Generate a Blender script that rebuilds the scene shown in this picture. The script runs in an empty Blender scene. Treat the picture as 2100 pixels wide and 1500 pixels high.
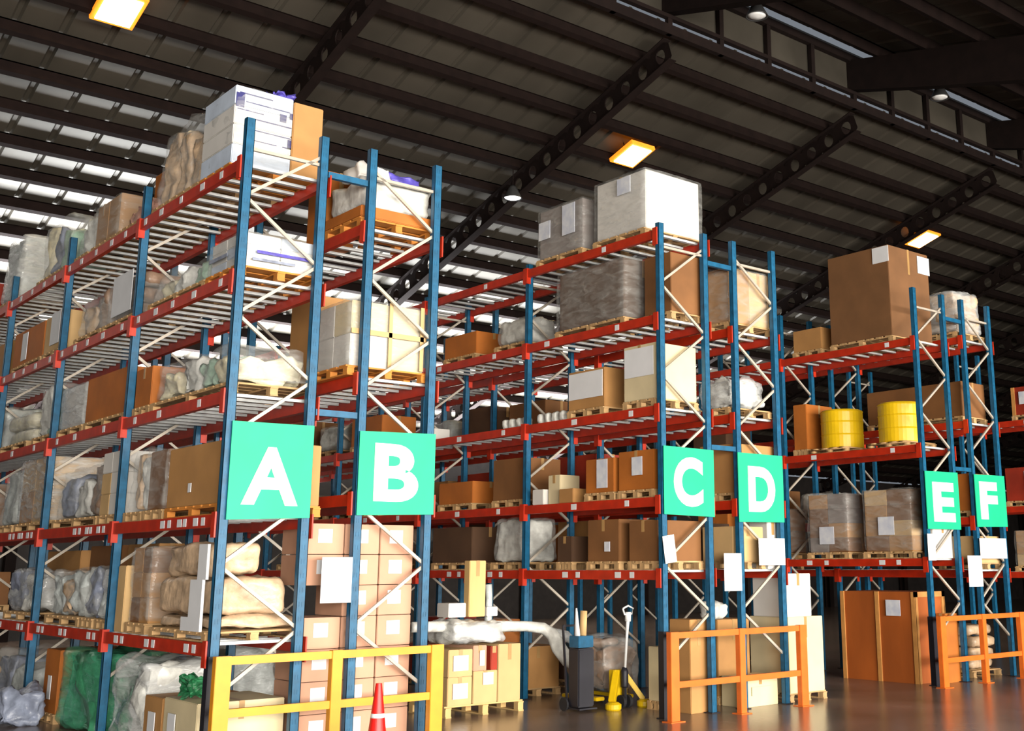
import bpy, bmesh, math, random
from mathutils import Vector, Matrix, noise
PI = math.pi
C = bpy.context.scene.collection
sc = bpy.context.scene

# ------------------------------------------------------------------ camera
YAW, PITCH, ROLL, FPX = 0.7221, 0.22, -0.005, 2374.9
CAM = Vector((-4.8293, -11.7935, 1.9907))
CX, CY = 1050 + 232.41, 750 - 120.83
fw = Vector((math.sin(YAW)*math.cos(PITCH), math.cos(YAW)*math.cos(PITCH), math.sin(PITCH)))
rt0 = Vector((math.cos(YAW), -math.sin(YAW), 0)); up0 = rt0.cross(fw)
rt = rt0*math.cos(ROLL) + up0*math.sin(ROLL); up = up0*math.cos(ROLL) - rt0*math.sin(ROLL)
cd = bpy.data.cameras.new('camera'); cam = bpy.data.objects.new('camera', cd); C.objects.link(cam)
m3 = Matrix((rt, up, -fw)).transposed(); cam.matrix_world = Matrix.Translation(CAM) @ m3.to_4x4()
cd.sensor_fit = 'HORIZONTAL'; cd.sensor_width = 36; cd.lens = FPX*36/2100
cd.shift_x = -232.41/2100; cd.shift_y = -120.83/2100
cd.clip_end = 300
sc.camera = cam
# ------------------------------------------------------------------ world, light, exposure
w = bpy.data.worlds.new('daylight'); sc.world = w; w.use_nodes = True
w.node_tree.nodes['Background'].inputs[0].default_value = (0.80, 0.88, 1.0, 1)
w.node_tree.nodes['Background'].inputs[1].default_value = 0.22
def area(name, loc, aim, sx, sy, power, col, spread=PI):
    l = bpy.data.lights.new(name, 'AREA'); l.shape = 'RECTANGLE'; l.size = sx; l.size_y = sy
    l.energy = power; l.color = col; l.spread = spread
    o = bpy.data.objects.new(name, l); C.objects.link(o); o.location = loc
    o.rotation_euler = (Vector(aim)-Vector(loc)).to_track_quat('-Z', 'Y').to_euler(); return o
# daylight entering through the open loading side behind the camera; plus an added uplight behind the racks, standing in for daylight on the roof
area('loading_side_daylight', (4, -23.5, 3.2), (7, 0, 3.4), 40, 5.8, 9000, (1.0, 0.94, 0.85), 2.0)
area('eave_uplight_fill', (8, 20.2, 3.0), (8, 19.6, 9), 31, 8, 23000, (0.93, 0.97, 1.0), 1.5)
sc.view_settings.view_transform = 'Standard'; sc.view_settings.look = 'None'
sc.view_settings.gamma = 1; sc.view_settings.exposure = 0.0; sc.view_settings.use_curve_mapping = False
sc.cycles.max_bounces = 6; sc.cycles.diffuse_bounces = 1; sc.cycles.glossy_bounces = 3
sc.cycles.transparent_max_bounces = 10; sc.cycles.use_denoising = True
sc.cycles.sample_clamp_indirect = 6

# ------------------------------------------------------------------ picture point -> place on a known real plane
def proj(x, y, z):
    d = Vector((x, y, z)) - CAM; zc = d.dot(fw)
    return CX + FPX*d.dot(rt)/zc, CY - FPX*d.dot(up)/zc
def bis(f, lo, hi):
    for _ in range(48):
        m = (lo+hi)/2
        if f(m): lo = m
        else: hi = m
    return (lo+hi)/2
def xat(y, z, u): return bis(lambda m: proj(m, y, z)[0] < u, -6, 70)
def yat(x, z, u): return bis(lambda m: proj(x, m, z)[0] > u, -8, 60)
def zat(x, y, v): return bis(lambda m: proj(x, y, m)[1] > v, -2, 30)

# ------------------------------------------------------------------ materials
M = {}
def mat(name, col, rough=0.6, metal=0.0, var=0.12, scale=4.0, bump=0.0, bscale=30, spec=0.5, stretch=(1,1,1), col2=None, emit=None, es=0):
    m = bpy.data.materials.new(name); m.use_nodes = True; nt = m.node_tree; N = nt.nodes; Lk = nt.links
    b = N['Principled BSDF']; b.inputs['Roughness'].default_value = rough; b.inputs['Metallic'].default_value = metal
    b.inputs['Specular IOR Level'].default_value = spec
    tc = N.new('ShaderNodeTexCoord'); mp = N.new('ShaderNodeMapping'); mp.inputs['Scale'].default_value = stretch
    Lk.new(tc.outputs['Object'], mp.inputs[0])
    nz = N.new('ShaderNodeTexNoise'); nz.inputs['Scale'].default_value = scale; nz.inputs['Detail'].default_value = 5
    Lk.new(mp.outputs[0], nz.inputs['Vector'])
    cr = N.new('ShaderNodeValToRGB'); c2 = col2 or tuple(min(1, c*(1+var)) for c in col)
    cr.color_ramp.elements[0].position = .35; cr.color_ramp.elements[1].position = .68
    cr.color_ramp.elements[0].color = (*[c*(1-var) for c in col], 1); cr.color_ramp.elements[1].color = (*c2, 1)
    Lk.new(nz.outputs['Fac'], cr.inputs[0]); Lk.new(cr.outputs[0], b.inputs['Base Color'])
    if bump:
        n2 = N.new('ShaderNodeTexNoise'); n2.inputs['Scale'].default_value = bscale; n2.inputs['Detail'].default_value = 4
        Lk.new(mp.outputs[0], n2.inputs['Vector'])
        bp = N.new('ShaderNodeBump'); bp.inputs['Strength'].default_value = bump; bp.inputs['Distance'].default_value = .03
        Lk.new(n2.outputs['Fac'], bp.inputs['Height']); Lk.new(bp.outputs[0], b.inputs['Normal'])
    if emit: b.inputs['Emission Color'].default_value = (*emit, 1); b.inputs['Emission Strength'].default_value = es
    M[name] = m; return m
mat('blue_paint', (.006,.105,.215), .45, var=.2, scale=9)
mat('red_paint', (.56,.028,.005), .45, var=.15, scale=5)
mat('galvanised', (.68,.70,.70), .38, .15, var=.1, scale=12)
mat('brace_steel', (.52,.46,.38), .45, .1, var=.12)
mat('dark_steel', (.012,.012,.02), .5)
mat('yellow_paint', (.90,.34,.01), .4, var=.08)
mat('orange_paint', (.86,.17,.02), .4, var=.10)
mat('vivid_yellow', (.88,.56,.008), .35, var=.08)
mat('red_plastic', (.68,.012,.008), .4, var=.08)
mat('white_plastic', (.85,.85,.84), .4, var=.03)
mat('black_rubber', (.015,.015,.018), .7)
mat('sign_green', (.006,.50,.25), .55, var=.06, scale=2)
mat('sign_white', (.88,.89,.87), .5, var=.02)
mat('paper', (.86,.86,.87), .6, var=.03)
mat('paper_print', (.70,.73,.84), .6, var=.06, scale=7, col2=(.86,.87,.90))
mat('tape', (.50,.29,.11), .3, var=.08)
mat('ink_blue', (.03,.03,.16), .6)
mat('pallet_wood', (.62,.38,.17), .75, var=.25, scale=3, stretch=(1,8,1))
mat('pallet_orange', (.72,.26,.04), .7, var=.2, scale=3)
mat('timber', (.78,.50,.20), .7, var=.15, scale=3, stretch=(1,1,.2))
mat('tan_card', (.52,.26,.085), .7, var=.10, scale=2)
mat('light_card', (.70,.45,.20), .7, var=.08, scale=2)
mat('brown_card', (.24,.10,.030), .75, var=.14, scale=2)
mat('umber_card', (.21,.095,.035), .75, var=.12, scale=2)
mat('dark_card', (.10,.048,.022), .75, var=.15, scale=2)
mat('orange_card', (.52,.155,.02), .65, var=.14, scale=2)
mat('cream_card', (.80,.66,.40), .65, var=.08, scale=2)
mat('pink_card', (.62,.33,.21), .65, var=.08, scale=2)
mat('white_card', (.82,.78,.72), .6, var=.05, scale=2)
mat('bluewhite_card', (.66,.74,.86), .55, var=.12, scale=3)
mat('red_card', (.36,.028,.008), .65, var=.2, scale=2)
mat('grey_card', (.28,.23,.21), .6, var=.1, scale=2)
mat('plywood', (.44,.105,.015), .6, var=.18, scale=2, stretch=(1,1,.3))
mat('batten', (.66,.30,.08), .6, var=.12)
for n_, c_ in dict(sack_tan=(.70,.49,.31), sack_white=(.82,.80,.74), sack_green=(.06,.30,.15), sack_grey=(.26,.29,.38),
                   sack_brown=(.34,.22,.15), sack_pale=(.58,.62,.60), sack_pink=(.66,.36,.28), sack_violet=(.10,.08,.42), sack_cream=(.84,.74,.52), sack_mint=(.42,.60,.46)).items():
    mat(n_, c_, .38, var=.25, scale=7, bump=.55, bscale=9)
mat('leafy_green', (.02,.16,.06), .4, var=.5, scale=20, bump=.6)
def film_mat(name, tint, cover):
    m = bpy.data.materials.new(name); m.use_nodes = True; nt = m.node_tree; N = nt.nodes; Lk = nt.links
    b = N['Principled BSDF']; b.inputs['Base Color'].default_value = (*tint, 1); b.inputs['Roughness'].default_value = .16
    b.inputs['Specular IOR Level'].default_value = .8
    tr = N.new('ShaderNodeBsdfTransparent'); mx = N.new('ShaderNodeMixShader'); out = N['Material Output']
    tc = N.new('ShaderNodeTexCoord'); mp = N.new('ShaderNodeMapping'); mp.inputs['Scale'].default_value = (1.0, 1.0, 3.4); mp.inputs['Rotation'].default_value = (.35, .2, 0)
    nz = N.new('ShaderNodeTexNoise'); nz.inputs['Scale'].default_value = 3.2; nz.inputs['Detail'].default_value = 3.5; nz.inputs['Distortion'].default_value = .5
    cr = N.new('ShaderNodeValToRGB'); cr.color_ramp.elements[0].position = .40; cr.color_ramp.elements[1].position = .78
    cr.color_ramp.elements[0].color = (cover*.55,)*3+(1,); cr.color_ramp.elements[1].color = (min(1, cover*1.6),)*3+(1,)
    bp = N.new('ShaderNodeBump'); bp.inputs['Strength'].default_value = .8; bp.inputs['Distance'].default_value = .05
    Lk.new(tc.outputs['Object'], mp.inputs[0]); Lk.new(mp.outputs[0], nz.inputs['Vector']); Lk.new(nz.outputs['Fac'], cr.inputs[0])
    Lk.new(nz.outputs['Fac'], bp.inputs['Height']); Lk.new(bp.outputs[0], b.inputs['Normal'])
    Lk.new(cr.outputs[0], mx.inputs[0]); Lk.new(tr.outputs[0], mx.inputs[1]); Lk.new(b.outputs[0], mx.inputs[2]); Lk.new(mx.outputs[0], out.inputs[0])
    M[name] = m
film_mat('film_clear', (.80,.80,.76), .24)
film_mat('film_milky', (.84,.85,.84), .46)
film_mat('film_green', (.10,.50,.28), .50)

# ------------------------------------------------------------------ mesh helpers
class MB:
    def __init__(s): s.v = []; s.f = []
    def quad8(s, p):
        b = len(s.v); s.v += [tuple(q) for q in p]
        s.f += [(b,b+3,b+2,b+1),(b+4,b+5,b+6,b+7),(b,b+1,b+5,b+4),(b+1,b+2,b+6,b+5),(b+2,b+3,b+7,b+6),(b+3,b,b+4,b+7)]
    def box(s, x0,x1,y0,y1,z0,z1):
        s.quad8([(x0,y0,z0),(x1,y0,z0),(x1,y1,z0),(x0,y1,z0),(x0,y0,z1),(x1,y0,z1),(x1,y1,z1),(x0,y1,z1)])
    def bar(s, a, b, w, h=None):
        h = h or w; a = Vector(a); b = Vector(b); d = (b-a).normalized()
        r_ = Vector((0,0,1)) if abs(d.z) < .95 else Vector((0,1,0))
        sx = d.cross(r_).normalized()*w/2; sy = d.cross(sx).normalized()*h/2
        s.quad8([a-sx-sy,a+sx-sy,a+sx+sy,a-sx+sy,b-sx-sy,b+sx-sy,b+sx+sy,b-sx+sy])
    def tube(s, pts, rad, n=10, cap=True):
        rad = rad if isinstance(rad, (list, tuple)) else [rad]*len(pts)
        pts = [Vector(p) for p in pts]; b = len(s.v)
        for i, p in enumerate(pts):
            d = (pts[min(i+1,len(pts)-1)]-pts[max(i-1,0)]).normalized()
            r_ = Vector((0,0,1)) if abs(d.z) < .9 else Vector((1,0,0))
            a = d.cross(r_).normalized(); c = d.cross(a)
            for k in range(n):
                t = 2*PI*k/n; s.v.append(tuple(p+(a*math.cos(t)+c*math.sin(t))*rad[i]))
        for i in range(len(pts)-1):
            for k in range(n):
                s.f.append((b+i*n+k, b+i*n+(k+1)%n, b+(i+1)*n+(k+1)%n, b+(i+1)*n+k))
        if cap:
            s.f.append(tuple(b+k for k in range(n))[::-1]); e = b+(len(pts)-1)*n; s.f.append(tuple(e+k for k in range(n)))
    def lathe(s, prof, n=28, c=(0,0)):
        b = len(s.v)
        for r_, z in prof:
            for k in range(n):
                t = 2*PI*k/n; s.v.append((c[0]+r_*math.cos(t), c[1]+r_*math.sin(t), z))
        for i in range(len(prof)-1):
            for k in range(n): s.f.append((b+i*n+k, b+i*n+(k+1)%n, b+(i+1)*n+(k+1)%n, b+(i+1)*n+k))
        s.f.append(tuple(b+k for k in range(n))[::-1]); e = b+(len(prof)-1)*n; s.f.append(tuple(e+k for k in range(n)))
    def mesh(s, name, m, smooth=False, bev=0):
        me = bpy.data.meshes.new(name); me.from_pydata(s.v, [], s.f); me.validate()
        bm = bmesh.new(); bm.from_mesh(me); bmesh.ops.recalc_face_normals(bm, faces=bm.faces)
        if bev: bmesh.ops.bevel(bm, geom=list(bm.edges), offset=bev, segments=2, affect='EDGES', clamp_overlap=True)
        bm.to_mesh(me); bm.free()
        me.materials.append(M[m])
        if smooth:
            for p in me.polygons: p.use_smooth = True
        return me
    def build(s, name, m, parent=None, loc=(0,0,0), rz=0, smooth=False, bev=0):
        return link(name, s.mesh(name, m, smooth, bev), parent, loc, rz)
def link(name, me, parent=None, loc=(0,0,0), rz=0):
    o = bpy.data.objects.new(name, me); C.objects.link(o); o.location = loc; o.rotation_euler = (0,0,rz)
    if parent is not None: o.parent = parent
    return o
LABELS = {}
def tag(o, label=None, cat=None, group=None, kind=None):
    if label:
        o['label'] = label
        if cat: LABELS.setdefault(label, []).append(o)
    if cat: o['category'] = cat
    if group: o['group'] = group
    if kind: o['kind'] = kind
    return o
def empty(name, loc, rz=0): return link(name, None, None, loc, rz)
def struct(o): o['kind'] = 'structure'; return o
def lumpy(w_, d_, h_, amp=.03, rnd=.06, seed=0, n=9, taper=0, nf=2.5):
    """a rounded, crumpled block w x d x h standing on z=0"""
    mb = MB(); idx = {}
    def P(i, j, k):
        if (i,j,k) in idx: return idx[(i,j,k)]
        p = Vector(((i/n-.5)*w_, (j/n-.5)*d_, k/n*h_)); c = Vector((0,0,h_/2))
        hx, hy, hz = w_/2-rnd, d_/2-rnd, h_/2-rnd
        q = Vector((max(-hx,min(hx,p.x)), max(-hy,min(hy,p.y)), max(-hz,min(hz,p.z-h_/2))+h_/2))
        d = p-q
        nn = d.normalized() if d.length > 1e-6 else Vector((0,0,1))
        p2 = q+nn*rnd
        k2 = p2*nf/max(.3, (w_+d_+h_)/3) + Vector((seed*7.3, seed*3.1, seed*1.7))
        a = noise.noise(k2)*amp + noise.noise(k2*2.7)*amp*.5
        p2 += nn*(a-amp*.4)
        if taper:
            f = 1-taper*(p2.z/h_); p2.x *= f; p2.y *= f
        p2.z = max(0.0, p2.z)
        idx[(i,j,k)] = len(mb.v); mb.v.append(tuple(p2)); return idx[(i,j,k)]
    for a in range(n):
        for b in range(n):
            mb.f += [(P(a,b,0),P(a,b+1,0),P(a+1,b+1,0),P(a+1,b,0)), (P(a,b,n),P(a+1,b,n),P(a+1,b+1,n),P(a,b+1,n)),
                     (P(a,0,b),P(a+1,0,b),P(a+1,0,b+1),P(a,0,b+1)), (P(a,n,b),P(a,n,b+1),P(a+1,n,b+1),P(a+1,n,b)),
                     (P(0,a,b),P(0,a,b+1),P(0,a+1,b+1),P(0,a+1,b)), (P(n,a,b),P(n,a+1,b),P(n,a+1,b+1),P(n,a,b+1))]
    return mb

# ------------------------------------------------------------------ the setting: floor, roof, walls
mb = MB(); mb.box(-14, 66, -24, 27, -.2, 0)
struct(mb.build('floor', 'dark_steel'))
fm = mat('concrete', (.20,.155,.12), .24, var=.22, scale=.9, bump=.06, bscale=14, col2=(.27,.19,.155))
bpy.data.objects['floor'].data.materials[0] = fm
SL, R0 = .3085, 13.89
def R(y): return R0-SL*y
def R2(y): return 13.95-.22*(3.9-y)
YR, YE, YF = 3.9, 25.0, -24.0
mat('roof_sheet', (.085,.074,.058), .42, .30, var=.22, scale=.7, stretch=(1,.25,1))
mat('roof_steel', (.010,.005,.004), .8, var=.2, spec=.2)
mat('purlin_steel', (.010,.005,.004), .8, var=.2, spec=.15)
def roof_sheet(f, ya, yb, name):
    mb = MB(); x = -14.0; pts = []
    while x < 66:
        pts += [(x,0),(x+.60,0),(x+.64,.05),(x+.71,.05),(x+.75,0)]; x += .75
    for (x_, dz) in pts:
        mb.v += [(x_, ya, f(ya)+dz), (x_, yb, f(yb)+dz)]
    for i in range(len(pts)-1):
        mb.f.append((2*i, 2*i+2, 2*i+3, 2*i+1))
    b = len(mb.v); mb.v += [(v[0], v[1], v[2]+.03) for v in mb.v[:b]]
    for i in range(len(pts)-1): mb.f.append((b+2*i, b+2*i+1, b+2*i+3, b+2*i+2))
    me = bpy.data.meshes.new(name); me.from_pydata(mb.v, [], mb.f); me.materials.append(M['roof_sheet'])
    return struct(link(name, me))
roof_sheet(R, YR, YE, 'ceiling'); roof_sheet(R2, YF, YR-.25, 'ceiling')
def purlin_mesh():
    mb = MB(); mb.box(-14,66,-.03,.03,-.22,0); mb.box(-14,66,-.03,.10,-.25,-.22); mb.box(-14,66,-.03,.10,-.03,0); return mb.mesh('purlin','purlin_steel')
pm = purlin_mesh()
y = 4.72
while y < 24.8: o = link('purlin', pm, None, (0, y, R(y)-.01)); struct(o); o.rotation_euler.x = -math.atan(SL); y += 1.03
y = 3.0
while y > -23: o = link('purlin', pm, None, (0, y, R2(y)-.01)); struct(o); o.rotation_euler.x = math.atan(.22); y -= 1.3
# castellated rafters under the long roof slope
def rafter_mesh():
    Lr = (YE-YR)/math.cos(math.atan(SL)); cell = .56; n = int(Lr/cell); D_ = .52; mb = MB(); K = 12
    for i in range(n):
        c0 = i*cell; b = len(mb.v); outer = []; inner = []
        for k in range(K):
            t = 2*PI*k/K; ct, st = math.cos(t), math.sin(t); s_ = min((cell/2)/max(abs(ct),1e-6), (D_/2)/max(abs(st),1e-6))
            outer.append((c0+cell/2+ct*s_, -D_/2+st*s_)); inner.append((c0+cell/2+ct*.135, -D_/2+st*.165))
        for xx in (-.012, .012):
            for (a, z_) in outer: mb.v.append((xx, a, z_))
            for (a, z_) in inner: mb.v.append((xx, a, z_))
        for k in range(K):
            k2 = (k+1)%K
            mb.f.append((b+k,b+k2,b+K+k2,b+K+k)); mb.f.append((b+2*K+k,b+3*K+k,b+3*K+k2,b+2*K+k2)); mb.f.append((b+K+k,b+K+k2,b+3*K+k2,b+3*K+k))
    mb.box(-.10,.10,0,Lr,-.02,.0); mb.box(-.10,.10,0,Lr,-D_-.02,-D_)
    return mb.mesh('rafter','roof_steel')
rm = rafter_mesh(); RX = [10.15+6*i for i in range(-4, 9)]
for x in RX:
    o = link('rafter', rm, None, (x, YR, R(YR)-.30)); o.rotation_euler.x = -math.atan(SL); struct(o)
    # deep haunched beam of the near slope
    mb = MB(); ys = [YR, 1.5, -1, -5, -12, -23.5]; dp = [.75, .9, 1.0, .9, .7, .6]
    for i in range(len(ys)-1):
        a, b_ = ys[i], ys[i+1]
        mb.quad8([(-.12,b_,R2(b_)-.28-dp[i+1]),(.12,b_,R2(b_)-.28-dp[i+1]),(.12,a,R2(a)-.28-dp[i]),(-.12,a,R2(a)-.28-dp[i]),
                  (-.12,b_,R2(b_)-.28),(.12,b_,R2(b_)-.28),(.12,a,R2(a)-.28),(-.12,a,R2(a)-.28)])
    struct(mb.build('rafter', 'roof_steel', None, (x,0,0)))
    for yc in (-23.5, 24.6):
        h_ = (R(yc)-.8) if yc > 0 else R2(yc)-.85
        mb = MB(); mb.box(-.14,.14,-.15,-.13,0,h_); mb.box(-.14,.14,.13,.15,0,h_); mb.box(-.01,.01,-.13,.13,0,h_)
        struct(mb.build('column', 'roof_steel', None, (x,yc,0)))
# ladder girder along the roof step
mb = MB(); mb.box(-14,66,3.78,3.9,12.45,12.66); mb.box(-14,66,3.78,3.9,12.80,12.88); mb.box(-14,66,3.78,3.9,13.62,13.80)
x = -13.85
while x < 66: mb.box(x-.06,x+.06,3.79,3.89,12.45,13.7); x += 1.5
struct(mb.build('trim_1', 'roof_steel'))
mb = MB(); mb.box(-14,66,3.92,3.95,12.88,13.95); struct(mb.build('wall_roof_step', 'roof_sheet'))
mat('wall_sheet', (.03,.024,.022), .6, var=.2)
mb = MB(); mb.box(-14.2,-14,3,27,0,14); struct(mb.build('wall_left','wall_sheet'))
mb = MB(); mb.box(66,66.2,-24,27,0,14); struct(mb.build('wall_right','wall_sheet'))
mb = MB(); mb.box(-14,66,24.9,25.0,0,6.1); struct(mb.build('wall_back','wall_sheet'))

# roof panel lamps and hanging bell lamps
mat('warm_housing', (.8,.3,.04), .4, emit=(1,.25,.01), es=1.3)  # orange halo round the lens is put into the housing as emission
mat('lamp_lens', (.9,.85,.6), .3, emit=(1,.80,.42), es=9)
mat('cool_lens', (.9,.9,.9), .3, emit=(1,1,1), es=7)
mat('lamp_shade', (.06,.06,.06), .4, .3)
for i, (x, y, lab) in enumerate([(.70,7.47,'glowing warm square roof lamp, leftmost, at the top left corner'),
      (12.22,7.28,'glowing warm square roof lamp above the big pale wrapped load of rack C'),
      (23.62,7.16,'glowing warm square roof lamp behind the tall brown carton of rack E')]):
    t = tag(empty('roof_lamp', (x, y, R(y)-.33)), lab, 'lamp', 'square roof lamps'); t.rotation_euler.x = -math.atan(SL)
    mb = MB(); mb.box(-.36,.36,-.42,.42,0,.10); mb.build('housing','warm_housing',t,bev=.01)
    mb = MB(); mb.box(-.29,.29,-.35,.35,-.02,-.001); mb.build('lens','lamp_lens',t)
    mb = MB(); mb.tube([(-.2,0,.1),(-.2,0,.31)],.012,6); mb.tube([(.2,0,.1),(.2,0,.31)],.012,6); mb.build('hanger','roof_steel',t)
    l = bpy.data.lights.new('roof_lamp_light','AREA'); l.shape='SQUARE'; l.size=.5; l.energy=60; l.color=(1,.75,.4)
    lo = bpy.data.objects.new('roof_lamp_light', l); C.objects.link(lo); lo.location = (x, y, R(y)-.40)
for (x, y, z, lab, dk) in [(9.98,8.90,10.2,'bright white round bell lamp hanging between racks B and C',0),
      (10.75,2.0,12.35,'dim round bell lamp near the roof step at the top of the picture',1),
      (16.9,2.0,12.35,'dim round bell lamp under the dark haunched beam, upper right',1)]:
    t = tag(empty('bell_lamp', (x, y, z)), lab, 'lamp', 'hanging bell lamps')
    mb = MB(); mb.lathe([(.06,.30),(.09,.26),(.13,.18),(.21,.02),(.22,0),(.205,.0),(.12,.17),(.05,.24)],24); mb.build('lamp_shade','lamp_shade',t,smooth=True)
    mb = MB(); mb.lathe([(.01,-.03),(.12,-.01),(.185,.02),(.15,.06)],24); mb.build('bulb','cool_lens' if not dk else 'white_plastic',t,smooth=True)
    top = (R(y) if y > 3.9 else R2(y))-z
    mb = MB(); mb.tube([(0,0,.28),(0,0,top)],.012,6); mb.build('hanging_rod','roof_steel',t)

# ------------------------------------------------------------------ pallet racks
BAY, DEP, HT = 3.15, 1.0, 6.86
RACK = dict(A=(0.0,[1.18,2.46,3.74,5.03,6.32],5,0), B=(1.53,[2.72,4.07,5.87],5,1), C=(6.21,[1.86,2.85,4.12,5.43,6.69],5,0),
            D=(7.74,[1.86,2.85,4.12,5.43],5,1), E=(12.44,[2.02,3.97,5.88],3,0), F=(13.97,[1.82,2.75,4.5,6.08],3,1), G=(18.65,[1.75,3.15,5.03],2,0))
def upright_mesh():
    mb = MB(); W_, Dp, t_ = .10, .075, .006      # open C section with flanges
    mb.box(0,W_,0,t_,0,HT); mb.box(0,t_,0,Dp,0,HT); mb.box(W_-t_,W_,0,Dp,0,HT); mb.box(0,.03,Dp-t_,Dp,0,HT); mb.box(W_-.03,W_,Dp-t_,Dp,0,HT)
    for k in range(46):                          # slot strip reads as small bosses
        mb.box(.03,.045,-.003,0,.1+k*.148,.15+k*.148); mb.box(.06,.075,-.003,0,.1+k*.148,.15+k*.148)
    return mb.mesh('upright','blue_paint')
UP = upright_mesh()
mb = MB(); mb.box(-.03,.13,-.03,.12,0,.012); FOOT = mb.mesh('foot_plate','dark_steel')
BL = BAY-.10
mb = MB(); mb.box(-.025,.025,0,BL,-.065,.065); mb.box(.02,.04,.0,BL,-.065,.02)
mb.box(-.03,.035,-.005,.004,-.17,.09); mb.box(-.045,-.028,-.09,.004,-.17,.09); mb.box(-.03,.035,BL-.004,BL+.005,-.17,.09); mb.box(-.045,-.028,BL-.004,BL+.01,-.17,.09)
BEAM = mb.mesh('load_beam','red_paint')
def deck_mesh():
    mb = MB(); n = 10
    for k in range(n):
        y = .12+k*(BL-.24)/(n-1); mb.box(.03,DEP-.03,y-.03,y+.03,.035,.067)
    return mb.mesh('slatted_deck','galvanised')
DECK = deck_mesh()
mb = MB(); mb.box(-.004,0,-.062,.062,-.042,.042); TAG = mb.mesh('location_tag','paper')
mb = MB(); mb.box(-.004,0,-.045,.045,-.042,.042); TAGS = mb.mesh('location_tag','paper')
def braces(x0, mirror):
    mb = MB(); z = 6.63; side = 1 if not mirror else 0; k = 0
    pts = []
    while z > .3: pts.append((side, z)); side = 1-side; z -= .66
    for a, b_ in zip(pts, pts[1:]):
        xa = .05 if a[0] == 0 else DEP-.05; xb = .05 if b_[0] == 0 else DEP-.05
        mb.bar((xa,.045,a[1]),(xb,.045,b_[1]),.03,.035)
    return mb.mesh('diagonal_brace','brace_steel')
BR = [braces(0,False), braces(0,True)]
mb = MB(); mb.box(.1,DEP-.1,.03,.065,6.50,6.535); HB = mb.mesh('horizontal_brace','brace_steel')
TAGSPEC = {('A',4):[.55,1.1,1.75,2.4,2.95],('A',3):[.35,1.1,1.75,2.3,2.9],('A',2):[.7,1.9,2.7],('A',1):[.35,.55,.85,1.0,1.3,1.5],('A',0):[.35,.55,1.5,1.7,2.5,2.7],
   ('C',4):[1.2],('C',3):[.9,2.6],('C',2):[.6,1.9],('C',1):[.7,1.9],('C',0):[.6,.9,1.8,2.1],('E',2):[.6],('E',1):[.6,2.4],('E',0):[.6,.95,2.2,2.6],('G',0):[1.5],('G',1):[1.5],('G',2):[1.5]}
CH = {'A':'leftmost, letter A on its end sign','B':'backing onto rack A, letter B on its end sign',
 'C':'behind the jack, letter C on its end sign','D':'backing onto rack C, letter D on its end sign',
 'E':'holding yellow drums, letter E on its end sign','F':'backing onto rack E, letter F on its end sign','G':'at the right edge beyond the F sign'}
for r, (X, lev, nb, mir) in RACK.items():
    t = tag(empty('pallet_rack', (X,0,0)), 'blue and red pallet rack, '+CH[r], 'pallet rack', 'rows of pallet racking')
    for j in range(nb+1):
        for k, sx in enumerate((0, DEP-.10)):
            u = link('upright', UP, t, (sx, j*BAY, 0)); link('foot_plate', FOOT, u, (0,0,0))
        link('diagonal_brace', BR[mir], t, (0, j*BAY, 0)); link('horizontal_brace', HB, t, (0, j*BAY, 0))
    if r in 'ACE':
        mb = MB(); mb.box(-.012,.112,-.014,.09,.012,1.12); mb.build('post_guard','dark_steel',t)
    for j in range(nb):
        for i, z in enumerate(lev):
            for k, sx in enumerate((.0, DEP)):
                bm_ = link('load_beam', BEAM, t, (sx, j*BAY+.0875, z))
                if k: bm_.rotation_euler.z = 0; bm_.scale.x = -1
                if k == 0 and (r, i) in TAGSPEC:
                    for q, yy in enumerate(TAGSPEC[(r,i)]):
                        if j > 2: continue
                        tg = link('location_tag', TAG if q%2 else TAGS, bm_, (-.026, yy-.0875, 0))
            link('slatted_deck', DECK, t, (0, j*BAY+.0875, z))
for r, X in (('A and B',1.0),('C and D',7.21),('E and F',13.44)):
    for z, w_ in ((3.66,'just above the letter signs'),(6.42,'near the post tops')):
        mb = MB(); mb.box(.012,.518,-.03,.03,-.035,.035)
        tag(mb.build('row_spacer','blue_paint',None,(X,.04,z)), 'short blue steel tie between racks '+r+', '+w_, 'rack tie', 'ties between back to back racks')

# ------------------------------------------------------------------ goods
ORD = ['on the floor','first shelf up','second shelf up','third shelf up','fourth shelf up','top shelf']
BAYW = ['front bay','second bay back','third bay back','fourth bay back','fifth bay back']
def where(r, lv, y):
    n = len(RACK[r][1])
    return 'rack %s, %s, %s' % (r, 'top shelf' if lv == n else ORD[lv], BAYW[max(0,min(4,int(y//BAY)))])
def pallet_mb(w_, d_, h=.12):
    mb = MB(); n = max(4, int(d_/.2))
    for k in range(n):
        y = -d_/2+(k+.5)*d_/n; mb.box(-w_/2,w_/2,y-.36*d_/n,y+.36*d_/n,h-.02,h)
    for sx in (-w_/2+.05, 0, w_/2-.05):
        for sy in (-d_/2+.06, 0, d_/2-.06): mb.box(sx-.045,sx+.045,sy-.05,sy+.05,.018,h-.038)
        mb.box(sx-.045,sx+.045,-d_/2,d_/2,0,.018)
        mb.box(sx-.045,sx+.045,-d_/2,d_/2,h-.038,h-.02)
    return mb
SEED = [1]
def label_part(parent, face, a, z, w_, h_, W_, D_, off=.0, m='paper_print'):
    """paper stuck on the left (-x) or front (-y) face; a runs across the face -.5..+.5"""
    mb = MB()
    if face == 'L': mb.box(-W_/2-.012-off, -W_/2-.004-off, a*D_-w_/2, a*D_+w_/2, z-h_/2, z+h_/2)
    else: mb.box(a*W_-w_/2, a*W_+w_/2, -D_/2-.012-off, -D_/2-.004-off, z-h_/2, z+h_/2)
    return mb.build('paper_label', m, parent)
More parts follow.
